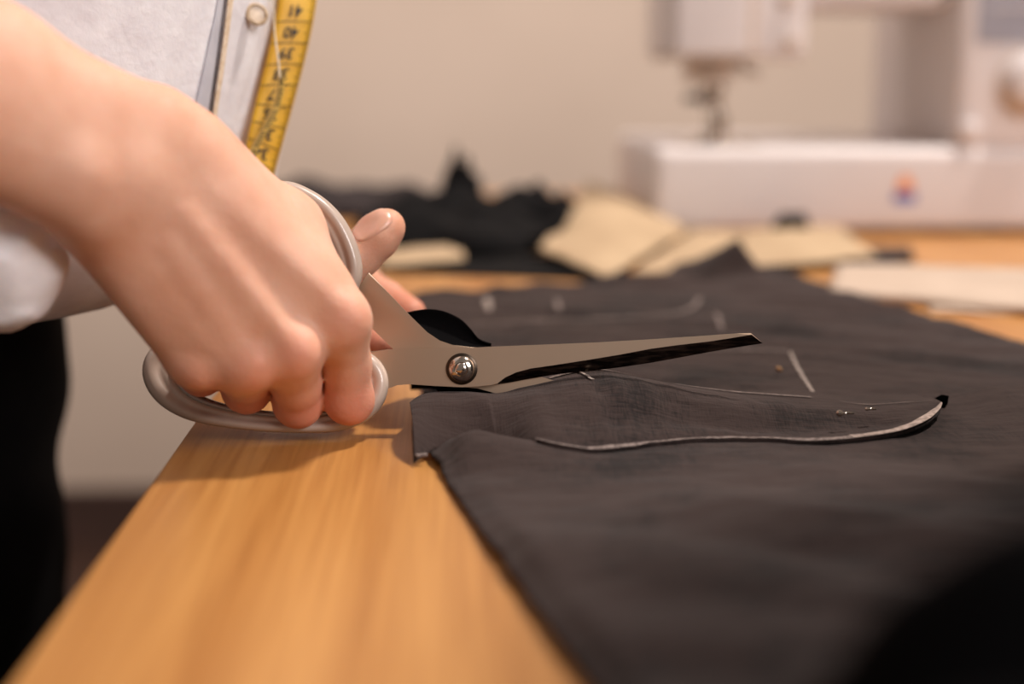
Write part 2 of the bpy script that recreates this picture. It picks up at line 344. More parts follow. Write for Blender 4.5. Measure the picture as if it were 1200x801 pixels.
# ------------------------------------------------------------------ main cloth: a height function over the table
def interp(x, xs, ys): return float(np.interp(x, xs, ys))
def gauss(d, s): return math.exp(-(d / s) ** 2)
def sstep(a, b, x):
    t = min(1, max(0, (x - a) / (b - a))); return t * t * (3 - 2 * t)
def seg_dist(x, y, a, b):
    dx, dy = b[0] - a[0], b[1] - a[1]; t = max(0, min(1, ((x - a[0]) * dx + (y - a[1]) * dy) / (dx * dx + dy * dy)))
    return math.hypot(x - a[0] - t * dx, y - a[1] - t * dy), t
HB1 = onz(560, 514, 0.010); HB2 = onz(690, 540, 0.004)
PK = onz(862, 332, 0.0); STP = [onz(1112, 463, 0.005), onz(1215, 459, 0.005)]
def H(x, y):
    z = 0.0042 + 0.0012 * noise.noise((x * 14, y * 14, 0)) + 0.0007 * noise.noise((x * 38 + y * 16, y * 60 - x * 25, 3)) + 0.0004 * noise.noise((x * 120, y * 130, 5))
    d, t = seg_dist(x, y, HB1, HB2); z += (0.0078 * (1 - t) + 0.0008 * t) * gauss(d, 0.014)
    z += 0.004 * gauss(x - 0.10, 0.10) * gauss(y - 0.40, 0.09) + 0.010 * sstep(0.42, 0.2, y) * gauss(x - 0.09, 0.06)
    z -= 0.0024 * gauss(x - 0.06, 0.07) * gauss(y - 0.56, 0.03)
    # folded-up corner at the far edge
    dx = (x - PK.x) + (y - PK.y) * 0.4; z += 0.024 * max(0, 1 - abs(dx) / (0.030 if dx < 0 else 0.016)) ** 1.2 * max(0, 1 - abs(y - PK.y) / 0.05)
    # layer step on the right
    if x > STP[0].x - 0.004:
        yy = STP[0].y + (x - STP[0].x) * (STP[1].y - STP[0].y) / (STP[1].x - STP[0].x)
        z += 0.0050 * sstep(yy - 0.09, yy - 0.005, y) * (1 - sstep(yy, yy + 0.004, y)) * sstep(STP[0].x - 0.004, STP[0].x + 0.025, x)
    # soft creases running to the lower right
    c = x * 0.5 + y * 0.87; z += 0.0055 * noise.noise((c * 48, (x - y) * 7, 9)) * sstep(0.58, 0.68, y) + 0.0045 * noise.noise((c * 30, x * 9, 19)) * sstep(0.52, 0.40, y)
    z += 0.003 * sstep(0.05, 0.0, abs(x - y * 0 - 0.19) ) * gauss(y - 0.62, 0.05) * noise.noise((c * 70, x * 10, 1))
    return max(z, 0.0022)
LY = [0.10, 0.30, 0.338, 0.433, 0.50, 0.521, 0.55, 0.60, 0.88, 1.0]
LX = [0.070, 0.034, 0.025, 0.006, -0.006, -0.010, -0.010, -0.012, -0.026, -0.03]
RY = [0.0, 0.59, 0.655, 0.72, 0.80, 0.955, 1.0]
RX = [0.44, 0.40, 0.325, 0.292, 0.268, 0.236, 0.22]
def far_y(x):                                # far edge of the cloth
    return interp(x, [-0.03, 0.13, 0.165, 0.20, 0.24], [0.872, 0.945, 0.985, 0.985, 0.95])
cloth = thing('linen_cloth', 'large dark brown linen cloth with chalk lines spread over the right of the table', 'fabric', (0.15, 0.5, TZ))
rows = []; NV, NU = 300, 190
for j in range(NV + 1):
    v = j / NV; row = []
    for i in range(NU + 1):
        u = i / NU; y = 0.10 + v * 0.885
        xl = interp(y, LY, LX) + 0.0012 * noise.noise((y * 90, 1, 1)); xr = interp(y, RY, RX) + 0.0022 * noise.noise((y * 160, 7, 1)) + 0.002 * noise.noise((y * 420, 2, 4))
        x = xl + (xr - xl) * u; fy = far_y(x)
        yy = 0.10 + v * (fy - 0.10)
        xl2 = interp(yy, LY, LX) + 0.0012 * noise.noise((yy * 90, 1, 1)); xr2 = interp(yy, RY, RX) + 0.0022 * noise.noise((yy * 160, 7, 1)) + 0.002 * noise.noise((yy * 420, 2, 4))
        x = xl2 + (xr2 - xl2) * u
        z = H(x, yy)
        e = min(x - xl2, xr2 - x, 0.02)                        # cut edges lie down on the wood
        z = 0.0018 + (z - 0.0018) * (0.35 + 0.65 * sstep(0, 0.010, e))
        row.append((x, yy, TZ + z))
    rows.append(row)
sheet = upward(grid_mesh('cloth_sheet', rows, M['linen'], cloth, thick=0.0012))

def cloth_pt(px, py, H=H, lift=0.0006):      # photo pixel dropped onto the cloth surface
    z = 0.003
    for _ in range(12):
        p = onz(px, py, z); z = 0.5 * z + 0.5 * H(p.x, p.y)
    p.z += lift; return p
def strip(name, pts, width, m, parent, lift=0.0007, n=60, taper=True, surf=None, jit=0.25):
    f = surf or (lambda a, b: cloth_pt(a, b, lift=lift))
    c = [f(p[0], p[1]) for p in spline(pts, n)]; rows = [[], [], []]
    for i, p in enumerate(c):
        t = (c[min(i + 1, n - 1)] - c[max(i - 1, 0)]); t.z = 0; t.normalize(); s = Vector((-t.y, t.x, 0))
        w = width * (1 + jit * noise.noise((i * 0.7, width * 900, 2))) / 2
        if taper: w *= min(1, (min(i, n - 1 - i) + 1.5) / 4)
        for r, k in zip(rows, (-1, 0, 1)):
            q = p + s * (w * k)
            if surf is None: q.z = max(TZ + H(q.x, q.y) + lift * 0.8, p.z - 0.0002)
            q.z += 0.0002 * (k == 0); r.append(q)
    return upward(grid_mesh(name, rows, m, parent))
strip('chalk_line', [(548, 381), (620, 377), (700, 375), (770, 371), (808, 363), (820, 350)], 0.0030, M['chalk_faint'], cloth)
strip('chalk_line', [(760, 416), (800, 413), (860, 411), (922, 412)], 0.0016, M['chalk_faint'], cloth)
strip('chalk_line', [(926, 413), (934, 430), (944, 447), (957, 466)], 0.0016, M['chalk'], cloth)
strip('chalk_line', [(840, 368), (843, 377), (846, 388)], 0.0026, M['chalk_faint'], cloth, n=20)
strip('chalk_line', [(570, 350), (572, 357), (573, 364)], 0.004, M['chalk'], cloth, n=20)
strip('chalk_line', [(652, 352), (654, 358), (655, 364)], 0.0035, M['chalk_faint'], cloth, n=20)

# ------------------------------------------------------------------ top piece: cut pocket shape lifted by the lower blade
piece = thing('cut_piece', 'long dark linen piece with a rounded end and chalked edge, lifted under the scissors', 'fabric', onz(720, 500, 0.0))
NEAR = [(487, 541, .0020), (512, 526, .0035), (560, 519, .0040), (600, 523, .0045), (645, 530, .0060), (710, 527, .0062), (780, 520, .0060), (860, 515, .0060), (950, 516, .0065), (1010, 512, .0070), (1055, 505, .0078), (1085, 494, .0085), (1100, 482, .0090), (1104, 474, .0090)]
FAR = [(480, 472, .0150), (500, 461, .0175), (545, 459, .0180), (585, 461, .0175), (620, 450, .0195), (665, 437, .0230), (700, 433, .0240), (735, 439, .0215), (790, 450, .0165), (860, 459, .0120), (955, 466, .0090), (1010, 474, .0085), (1060, 472, .0090), (1100, 469, .0095)]
NU, NV = 220, 34
nr = spline(NEAR, NU); fr = spline(FAR, NU); rows = []; crest = []
for j in range(NV + 1):
    v = j / NV; row = []
    for i in range(NU):
        a = onz(*nr[i]); b_ = onz(*fr[i]); rise = max(0.0, b_.z - a.z); x01 = i / (NU - 1)
        p = a.lerp(b_, v); s = v
        p.z = a.z + (b_.z - a.z) * (1 - (1 - s) ** 2.1) + 0.0015 * math.sin(math.pi * s) * (1 if x01 < 0.2 else 0.3)
        # shadowed dip just behind the near edge in the middle
        p.z -= 0.0060 * gauss(x01 - 0.60, 0.20) * gauss(s - 0.28, 0.17)
        n1 = noise.noise((p.x * 110 + 0.4 * p.y * 60, p.y * 18, 2)); n2 = noise.noise((p.x * 45, p.y * 40, 8))
        p.z += (0.0016 * n1 + 0.0016 * n2) * math.sin(math.pi * min(1, s * 1.1)) * (0.4 + rise * 50)
        p.y += 0.002 * n1 * math.sin(math.pi * s)
        p.z = max(p.z, TZ + H(p.x, p.y) + 0.0012) if (s < 0.9 and x01 > .28) else p.z
        row.append(p)
    rows.append(row)
for k in range(1, 9):                         # the far side falls back to the cloth
    row = []
    for i in range(NU):
        c = rows[NV][i]; f = k / 8; q = c.copy(); q.y += 0.028 * f; base = TZ + H(q.x, q.y) + 0.0012
        q.z = c.z + (min(c.z, base) - c.z) * sstep(0, 1, f); row.append(q)
    rows.append(row)
body_piece = upward(grid_mesh('piece_sheet', rows, M['linen'], piece, thick=0.0014))
def on_piece(i, v):
    j = v * NV; j0 = min(int(j), NV - 1); return rows[j0][i].lerp(rows[j0 + 1][i], j - j0)
# chalked edge: a thin band following the near edge, wide on the right, and the crest line
def band(name, i0, i1, v0f, v1f, m, lift=0.0005):
    rr = [[], [], []]
    for i in range(i0, i1):
        t = (i - i0) / (i1 - 1 - i0); v0, v1 = v0f(t), v1f(t)
        for r, w in zip(rr, (0, .5, 1)):
            q = on_piece(i, v0 + (v1 - v0) * w).copy(); q.z += lift; q.y -= 0.0003; r.append(q)
    return upward(grid_mesh(name, rr, m, piece))
band('chalked_edge', 56, 150, lambda t: 0, lambda t: 0.022 + 0.02 * t, M['chalk_faint'])
band('chalked_edge', 149, NU, lambda t: 0, lambda t: 0.045 + 0.16 * t ** 1.2, M['chalk_edge'], 0.0007)
band('chalk_line', 76, 168, lambda t: 0.955, lambda t: 1.0, M['chalk_faint'])
band('chalk_line', 176, NU - 4, lambda t: 0.97, lambda t: 1.0, M['chalk_faint'])
tk = [[], []]
for k in range(9):
    v = 0.985 - 0.22 * k / 8; i = 89 + int(k * 0.4)
    a = on_piece(i, v).copy(); a.z += 0.0007; a.y -= 0.0004; tk[0].append(a - Vector((0.0006, 0, 0))); tk[1].append(a + Vector((0.0006, 0, 0)))
upward(grid_mesh('chalk_tick', tk, M['chalk'], piece))
# white corner peeking at the lower left
wc = onz(494, 533, 0.004)
box('lining_corner', wc - Vector((0.0022, 0.001, 0.0005)), wc + Vector((0.0022, 0.001, 0.0005)), M['chalk_faint'], piece, bev=0.0004, rotz=0.4)

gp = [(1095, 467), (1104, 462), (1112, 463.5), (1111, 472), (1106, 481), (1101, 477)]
fg = plate('fold_gap_shade', gp, 0.588, 0.001, M['black_velvet_and_shade'], piece)  # black card standing in for the shadow gap beside the fold
# black underside of the flap standing up behind the blades
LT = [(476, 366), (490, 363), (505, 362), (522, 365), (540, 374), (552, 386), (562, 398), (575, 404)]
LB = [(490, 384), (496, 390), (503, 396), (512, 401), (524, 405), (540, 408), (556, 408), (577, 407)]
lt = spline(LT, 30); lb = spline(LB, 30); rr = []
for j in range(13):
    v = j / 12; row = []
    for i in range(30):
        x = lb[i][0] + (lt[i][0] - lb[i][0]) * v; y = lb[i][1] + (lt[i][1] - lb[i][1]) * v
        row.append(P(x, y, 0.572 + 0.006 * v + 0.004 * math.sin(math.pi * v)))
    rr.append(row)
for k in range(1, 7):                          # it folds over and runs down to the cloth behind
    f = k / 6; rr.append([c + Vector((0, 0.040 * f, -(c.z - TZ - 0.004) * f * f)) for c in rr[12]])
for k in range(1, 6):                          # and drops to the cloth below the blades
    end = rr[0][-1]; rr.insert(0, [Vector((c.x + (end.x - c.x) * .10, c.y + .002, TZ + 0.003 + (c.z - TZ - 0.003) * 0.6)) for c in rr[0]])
flap = grid_mesh('cloth_flap', rr, M['black_velvet_and_shade'], None, thick=0.0008)
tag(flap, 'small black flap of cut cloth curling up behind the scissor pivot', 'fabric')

# ------------------------------------------------------------------ pins and thread scraps
def pin(px, py, ang, ln, label, m=M['steel_bright'], head=0.0011):
    a = cloth_pt(px, py, lift=0.0035) if px < 930 else onz(px, py, 0.0128); t = thing('sewing_pin', label, 'pin', a)
    d = Vector((math.cos(ang), math.sin(ang), -0.06)).normalized()
    tube('pin_shaft', [a, a + d * ln], 0.00055, m, t, n=6)
    lathe('pin_head', [(0.0001, -head), (head * .7, -head * .7), (head, 0), (head * .7, head * .7), (0.0001, head)], a, d, m, t, n=10)
pin(984, 484, 0.25, 0.006, 'bright steel pin stuck through the rounded cloth piece, left of a shorter one', head=0.0014)
pin(1016, 479, 0.3, 0.004, 'short steel pin glint right of the other pin near the rounded end', head=0.0008)
pin(912, 441, -1.2, 0.003, 'small brassy pin head on the open cloth near the chalk corner', mat('brass', (150, 116, 84), 0.35, 1.0), head=0.0014)

# ------------------------------------------------------------------ scissors
sc = thing('scissors', 'steel tailor scissors with taupe plastic handles held in the right hand', 'scissors', P(541, 432, 0.56))
DS = 0.558
# front blade: flat body + hollow ground bevel
TOP = [(430, 412), (455, 409), (500, 408), (541, 408), (575, 406), (640, 403.5), (700, 401), (760, 397.5), (820, 393.5), (862, 390.5), (880, 390.2)]
BND = [(881, 392), (850, 397), (830, 400), (795, 404), (762, 408.5), (728, 415), (695, 420.5), (650, 427.5), (622, 431.5), (605, 436), (592, 442), (583, 449)]
LOW = [(894, 402), (862, 407), (830, 412.5), (795, 419), (762, 425), (728, 430), (704, 433), (670, 436.5), (648, 439), (618, 444), (600, 447.5), (584, 450)]
BOT = [(575, 451), (560, 452.5), (541, 453.5), (510, 452), (480, 450), (466, 451), (455, 455), (440, 460)]
blade = sc
def blade_front():
    front = TOP + BND + BOT; bm = bmesh.new(); th = 0.0028
    bowx = lambda x: 0.0
    a = [bm.verts.new(P(x, y, DS)) for x, y in front]; bm.faces.new(a)
    back = TOP + [(894, 402.0)] + LOW[1:] + BOT
    bk = [bm.verts.new(P(x, y, DS + th)) for x, y in back]; bm.faces.new(bk[::-1])
    nt, nb, nl = len(TOP), len(BND), len(BOT)
    for i in range(nt - 1): bm.faces.new((a[i], bk[i], bk[i + 1], a[i + 1]))
    bm.faces.new((a[nt - 1], bk[nt - 1], bk[nt], a[nt]))
    o1 = nt + nb; o2 = nt + len(LOW)
    bm.faces.new((a[o1 - 1], bk[o2 - 1], bk[o2], a[o1]))
    for i in range(nl - 1): bm.faces.new((a[o1 + i], bk[o2 + i], bk[o2 + i + 1], a[o1 + i + 1]))
    bm.faces.new((a[-1], bk[-1], bk[0], a[0]))
    # top edge chamfer catches light
    es = [e for e in bm.edges if e.verts[0] in a[:nt] and e.verts[1] in a[:nt]]
    bmesh.ops.bevel(bm, geom=es, offset=0.0006, segments=1, affect='EDGES')
    bl = from_bm('blade', bm, M['steel'], sc, True); shade_auto(bl, 20)
    rows = [[P(x, y, DS) for x, y in BND], [P((x + u) / 2, (y + w) / 2, DS + th * .42) for (x, y), (u, w) in zip(BND, LOW)], [P(x, y, DS + th) for x, y in LOW]]
    bv = grid_mesh('ground_edge', rows, M['steel_edge'], bl)
    bv['label'] = 'dark hollow-ground cutting edge'
    if bv.data.polygons[0].normal.dot(FW) > 0: bv.data.flip_normals()
    return bl
front_blade = blade_front(); front_blade['label'] = 'upper steel blade lying along the cut'
# rear blade: shank rises to the thumb loop, its point runs down under the cloth
rear = plate('blade', [(414, 352), (420, 336), (432, 319), (450, 338), (475, 364), (500, 390), (515, 400), (530, 405), (560, 407), (580, 412), (600, 425), (625, 440), (665, 450), (720, 465), (790, 484), (815, 492), (780, 493), (700, 488), (640, 480), (590, 463), (560, 455), (530, 452), (505, 446), (480, 428), (462, 410), (430, 379), (412, 366)], DS + 0.0034, 0.0026, M['steel'], sc, bev=0.0004)
rear['label'] = 'lower steel blade slipping under the lifted cloth'
c0 = P(541, 432, DS)
lathe('pivot_washer', [(0.0001, 0.0), (0.0062, 0.0), (0.0062, 0.0004), (0.0054, 0.0009), (0.0001, 0.0009)], c0, -FW, mat('shadow_steel', (70, 60, 52), 0.35, 1.0), sc, n=40)
scr = lathe('pivot_screw', [(0.0052, 0.0006), (0.0051, 0.0013), (0.0046, 0.0021), (0.0036, 0.0028), (0.0027, 0.0031), (0.0026, 0.0028), (0.0024, 0.0031), (0.0018, 0.0036), (0.0009, 0.0038), (0.0001, 0.0039)], c0, -FW, M['steel_bright'], sc, n=40)

def loop_ring(name, ctrl, liner, m=M['grip'], n=120, prof=None, dD=0.0):
    # ctrl: (px, py, D, radial half width, depth half width); profile swept in the frame (radial, view axis)
    pts = spline(ctrl, n, True); P3 = [P(p[0], p[1], p[2] + dD) for p in pts]; cen = sum(P3, Vector()) / n
    prof = prof or [(1.0, -.35), (.85, -.8), (.45, -1), (0.05, -.92), (-.18, -.62), (-.45, -.72), (-.75, -.62), (-1, -.25), (-1, .25), (-.75, .8), (0, 1), (.7, .85), (1, .4)]
    vs = []; fs = []; k = len(prof)
    for i in range(n):
        t = (P3[(i + 1) % n] - P3[i - 1]).normalized(); d = (FW - t * FW.dot(t)).normalized(); r = t.cross(d)
        if r.dot(P3[i] - cen) < 0: r = -r
        for a, b_ in prof: vs.append(P3[i] + r * float(a * pts[i][3]) + d * float(b_ * pts[i][4]))
    for i in range(n):
        for j in range(k): fs.append((i * k + j, i * k + (j + 1) % k, ((i + 1) % n) * k + (j + 1) % k, ((i + 1) % n) * k + j))
    o = fixn(obj(name, vs, fs, m, sc)); s = o.modifiers.new('s', 'SUBSURF'); s.levels = s.render_levels = 1
    if liner:
        inner = [np.array([p[0], p[1], p[2] - 0.0, p[3] * .30, p[4] * .72]) for p in pts]
        vs = []; fs = []; pr = [(math.cos(a), math.sin(a)) for a in np.linspace(0, 2 * math.pi, 12, endpoint=False)]; k = len(pr)
        for i in range(n):
            t = (P3[(i + 1) % n] - P3[i - 1]).normalized(); d = (FW - t * FW.dot(t)).normalized(); r = t.cross(d)
            if r.dot(P3[i] - cen) < 0: r = -r
            for a, b_ in pr: vs.append(P3[i] + r * float(-0.95 * pts[i][3] + a * inner[i][3]) + d * float(b_ * inner[i][4]))
        for i in range(n):
            for j in range(k): fs.append((i * k + j, i * k + (j + 1) % k, ((i + 1) % n) * k + (j + 1) % k, ((i + 1) % n) * k + j))
        fixn(obj('liner', vs, fs, M['grip_inner'], o))
    return o
FL = [(188, 428, .556, .0062, .0075), (196, 455, .553, .0062, .0075), (226, 478, .552, .0048, .0070), (280, 491, .553, .0038, .0065), (345, 496, .554, .0036, .0065), (398, 492, .556, .0042, .0065),
      (431, 474, .557, .0048, .0062), (441, 446, .558, .0048, .0055), (425, 424, .559, .0048, .0055), (380, 408, .562, .0042, .0060), (320, 402, .564, .0042, .0060), (255, 398, .563, .0042, .0065), (209, 405, .560, .0050, .0070)]
lo_ = loop_ring('finger_loop', FL, True); lo_['label'] = 'taupe lower handle loop around the fingers'
UL = [(330, 226, .560, .0045, .0065), (362, 236, .560, .0045, .0065), (388, 258, .560, .0045, .0065), (405, 290, .560, .0048, .0065), (411, 322, .560, .0046, .0062), (398, 346, .561, .0040, .0060),
      (366, 346, .563, .0040, .0060), (330, 322, .566, .0040, .0060), (306, 286, .567, .0040, .0060), (304, 248, .565, .0040, .0060)]
up_ = loop_ring('thumb_loop', UL, True); up_['label'] = 'taupe upper handle loop around the thumb'

# ------------------------------------------------------------------ person
person = thing('person', 'person in a white button shirt and black trousers leaning over the table, cutting with scissors', 'person', (-0.27, 0.70, 0))
def hand(bones, h, fingers_k=0.0007, join=0.006, pad=0.03):
    """bones: dict palm=[(a,b,ra,rb,k)], fingers=[[(p,r),...],...], bumps=[(c,rad)]"""
    allp = [np.array(p) for s in bones['palm'] for p in (s[0], s[1])] + [np.array(p) for f in bones['fingers'] for p, r in f]
    lo = np.min(allp, 0) - pad; hi = np.max(allp, 0) + pad
    A = Field(lo, hi, h)
    for a, b_, ra, rb, k in bones['palm']: A.cap(a, b_, ra, rb, k)
    G = Field(lo, hi, h)
    for f in bones['fingers']:
        B = Field(lo, hi, h)
        for (p, r), (q_, r2) in zip(f, f[1:]): B.cap(p, q_, r, r2, 0.0035)
        G.F = smin(G.F, B.F, fingers_k)
    A.merge(G, join)
    for c, rad, k in bones.get('bumps', []): A.ell(c, rad, None, k)
    for a, b_, r, k in bones.get('tendons', []): A.cap(a, b_, r, r * 0.8, k)
    for c, rad, rot, k in bones.get('cuts', []): A.ell(c, rad, rot, k, cut=True)
    for a, b_, r, k in bones.get('grooves', []):
        T = Field(lo, hi, h); T.cap(a, b_, r, r, 0.001); A.F = -smin(-A.F, T.F, k)
    return A.mesh()
PT = lambda *a: tuple(P(*a))
ta, tb = P(420, 299, .590), P(453, 266, .590); tax = (tb - ta).normalized()
upl = UP - RT * 0.9; upl = (upl - tax * upl.dot(tax)).normalized(); toc = (-FW + tax * FW.dot(tax)).normalized()
nn = (upl * 0.62 + toc * 0.78).normalized(); ss = tax.cross(nn)
NCEN = ta + tax * 0.0128 + nn * 0.0098
Ra = dict(
  palm=[(PT(106, 238, .482), PT(-60, 140, .452), .0140, .0175, .014), (PT(168, 148, .492), PT(-20, 76, .462), .0145, .0180, .014),
        (PT(-60, 140, .452), tuple(P(-60, 165, .452) + Vector((-.10, -.06, .05))), .0185, .030, .016), (PT(-20, 76, .462), tuple(P(-20, 60, .462) + Vector((-.12, -.06, .05))), .0195, .032, .016),
        (PT(135, 200, .487), PT(-40, 105, .460), .018, .020, .014),
        # metacarpals
        (PT(185, 172, .500), PT(396, 372, .526), .0135, .0112, .010), (PT(160, 200, .495), PT(338, 408, .520), .0140, .0112, .010),
        (PT(132, 232, .493), PT(284, 424, .518), .0135, .0108, .010), (PT(110, 260, .492), PT(228, 420, .520), .0125, .0100, .010),
        # palm bulk behind
        (PT(190, 210, .516), PT(350, 380, .545), .0150, .0120, .012), (PT(150, 260, .510), PT(260, 400, .538), .0150, .0110, .012),
        # thumb metacarpal and web
        (PT(185, 158, .503), PT(338, 268, .540), .0145, .0125, .012), (PT(225, 185, .508), PT(378, 348, .530), .0135, .0092, .012), (PT(338, 268, .540), PT(375, 330, .536), .0110, .0095, .010)],
  fingers=[[(PT(400, 380, .524), .0104), (PT(406, 425, .540), .0089), (PT(409, 468, .549), .0092), (PT(410, 452, .570), .0085), (PT(396, 425, .584), .0078), (PT(380, 412, .582), .0070)],
           [(PT(342, 414, .518), .0106), (PT(347, 448, .536), .0090), (PT(349, 472, .548), .0091), (PT(352, 454, .572), .0086), (PT(340, 426, .586), .0078), (PT(328, 414, .582), .0072)],
           [(PT(286, 425, .516), .0104), (PT(288, 442, .534), .0089), (PT(289, 455, .547), .0091), (PT(294, 442, .570), .0084), (PT(284, 420, .582), .0077), (PT(276, 410, .578), .0070)],
           [(PT(229, 420, .519), .0096), (PT(232, 430, .534), .0084), (PT(236, 438, .545), .0080), (PT(246, 430, .564), .0074), (PT(244, 412, .574), .0068), (PT(240, 404, .570), .0062)],
           [(PT(325, 262, .538), .0120), (PT(350, 285, .558), .0100), (PT(392, 322, .585), .0092), (PT(420, 299, .590), .0090), (PT(442, 277, .590), .0090), (PT(453, 266, .590), .0078)]],
  bumps=[(PT(409, 372, .5180), (.0050, .0046, .0055), .007), (PT(350, 412, .5105), (.0058, .0052, .0058), .007), (PT(299, 428, .5100), (.0056, .0052, .0054), .007), (PT(238, 433, .5140), (.0052, .0050, .0050), .007),
         (PT(84, 204, .4655), (.0075, .0050, .0070), .008)],
  tendons=[(PT(235, 215, .4975), PT(405, 366, .5180), .0018, .006), (PT(215, 250, .4925), PT(345, 405, .5105), .0020, .006), (PT(195, 285, .4920), PT(294, 422, .5105), .0018, .006), (PT(175, 310, .4960), PT(234, 425, .5160), .0014, .006)],
  grooves=[], cuts=[(tuple(NCEN), (.0106, .0080, .0021), [tuple(tax), tuple(ss), tuple(nn)], .0010)])
hm = hand(Ra, 0.00125)
# left hand, holding the cloth down behind the scissors
La = dict(
  palm=[(PT(345, 292, .80), PT(372, 325, .735), .016, .0125, .012), (PT(335, 310, .79), PT(362, 345, .725), .016, .0120, .012), (PT(325, 328, .78), PT(352, 360, .715), .015, .011, .012),
        (PT(335, 305, .80), tuple(P(335, 305, .80) + Vector((-.06, .06, .05))), .021, .024, .014), (tuple(P(335, 305, .80) + Vector((-.06, .06, .05))), tuple(P(335, 305, .80) + Vector((-.15, .10, .13))), .024, .034, .016),
        (PT(340, 320, .78), PT(370, 372, .690), .0140, .0120, .012)],
  fingers=[[(PT(378, 322, .738), .0110), (PT(424, 330, .700), .0092), (PT(452, 350, .672), .0082), (PT(482, 366, .655), .0068)],
           [(PT(366, 342, .728), .0110), (PT(402, 355, .690), .0092), (PT(425, 372, .664), .0082), (PT(446, 386, .650), .0068)],
           [(PT(352, 358, .718), .0105), (PT(384, 374, .682), .0088), (PT(402, 392, .660), .0078), (PT(418, 402, .650), .0066)],
           [(PT(345, 368, .700), .0120), (PT(385, 388, .655), .0098), (PT(418, 398, .632), .0090), (PT(447, 403, .620), .0075)]],
  bumps=[])
hm2 = hand(La, 0.0018)
# the rest of the body (under the clothes, shoulders, neck, head)
RE = P(-60, 165, .452) + Vector((-.10, -.06, .05)); RE2 = P(-20, 60, .462) + Vector((-.12, -.06, .05)); RE = (RE + RE2) / 2
LE = P(335, 305, .80) + Vector((-.15, .10, .13))
SHR = Vector((-.20, .53, 1.30)); SHL = Vector((-.22, .87, 1.30)); NK = Vector((-.17, .70, 1.36)); HD = Vector((-.11, .69, 1.52))
B = Field((-.50, .20, .60), (.06, 1.06, 1.70), 0.006)
B.cap(RE, SHR, .032, .046, .02); B.cap(LE, SHL, .030, .046, .02); B.cap(SHR, SHL, .055, .055, .03)
B.cap((-.22, .64, 1.22), (-.29, .65, .98), .080, .065, .04); B.cap((-.22, .76, 1.22), (-.29, .75, .98), .080, .065, .04); B.cap((-.29, .66, .98), (-.325, .64, .80), .065, .065, .04); B.cap((-.29, .74, .98), (-.325, .76, .80), .065, .065, .04)
B.cap((-.20, .70, 1.30), HD, .050, .048, .02)
B.ell(HD + Vector((0, 0, .03)), (.092, .074, .105), k=.02); B.ell(HD + Vector((.035, 0, -.045)), (.055, .052, .055), k=.02)
B.cap(HD + Vector((.085, 0, .03)), HD + Vector((.108, 0, -.008)), .008, .013, .01)          # nose
B.cap(HD + Vector((.082, -.02, -.042)), HD + Vector((.082, .02, -.042)), .009, .009, .008)    # mouth
B.ell(HD + Vector((-.005, .076, .01)), (.018, .009, .03), k=.006); B.ell(HD + Vector((-.005, -.076, .01)), (.018, .009, .03), k=.006)
for s in (-1, 1): B.ell(HD + Vector((.088, .032 * s, .032)), (.012, .017, .010), k=.008, cut=True)
bm_ = B.mesh()
body, V = np_mesh('body', [hm, hm2, bm_], M['skin'], person)
fl = np.zeros(len(V), np.float32)
FLUSH = [(P(408, 478, .545), .017, .7), (P(350, 484, .545), .017, .7), (P(291, 468, .543), .016, .7), (P(238, 450, .541), .014, .7),
         (P(410, 372, .514), .009, .35), (P(350, 414, .508), .009, .45), (P(299, 431, .508), .009, .45), (P(238, 437, .512), .008, .4), (P(470, 360, .66), .03, .5), (P(440, 400, .63), .03, .7), (P(462, 285, .585), .012, .12)]
for c, r, a in FLUSH:
    d = np.linalg.norm(V - np.array(c)[None, :], axis=1); fl = np.maximum(fl, a * np.exp(-(d / r) ** 2))
atr = body.data.attributes.new('flush', 'FLOAT', 'POINT'); atr.data.foreach_set('value', fl.astype(np.float32))
# thumbnail: a curved plate set on the thumb's back
from mathutils.bvhtree import BVHTree
HBV = BVHTree.FromPolygons([tuple(v) for v in hm[0]], [tuple(int(i) for i in f) for f in hm[1]])
rr = []
for i in range(15):
    u = i / 14 * 2 - 1; row = []
    for j in range(13):
        v = j / 12 * 2 - 1; w = math.sqrt(max(0, 1 - abs(u) ** (2.2 if u < 0 else 3.2)))
        q_ = NCEN + tax * (0.0094 * u) + ss * (0.0072 * v * w); h_ = HBV.ray_cast(q_ + nn * 0.02, -nn)
        p = h_[0] if h_[0] is not None else q_
        p = q_ + nn * ((p - q_).dot(nn) + (0.0005 if abs(v) < .97 and abs(u) < .97 else -0.0004)); row.append(p)
    rr.append(row)
nail = grid_mesh('fingernail', rr, M['nail'], body, thick=0.0005)
if nail.data.polygons[80].normal.dot(nn) < 0: nail.data.flip_normals()
Hh = Field(tuple(HD + Vector((-.14, -.12, -.16))), tuple(HD + Vector((.12, .12, .17))), 0.005)
Hh.ell(HD + Vector((-.012, 0, .045)), (.100, .084, .104), k=.01); Hh.cap(HD + Vector((-.08, 0, .0)), HD + Vector((-.10, 0, -.08)), .045, .030, .03)
Hh.ell(HD + Vector((.09, 0, -.02)), (.085, .10, .095), k=.012, cut=True)
np_mesh('hair', [Hh.mesh()], M['hair'], person)
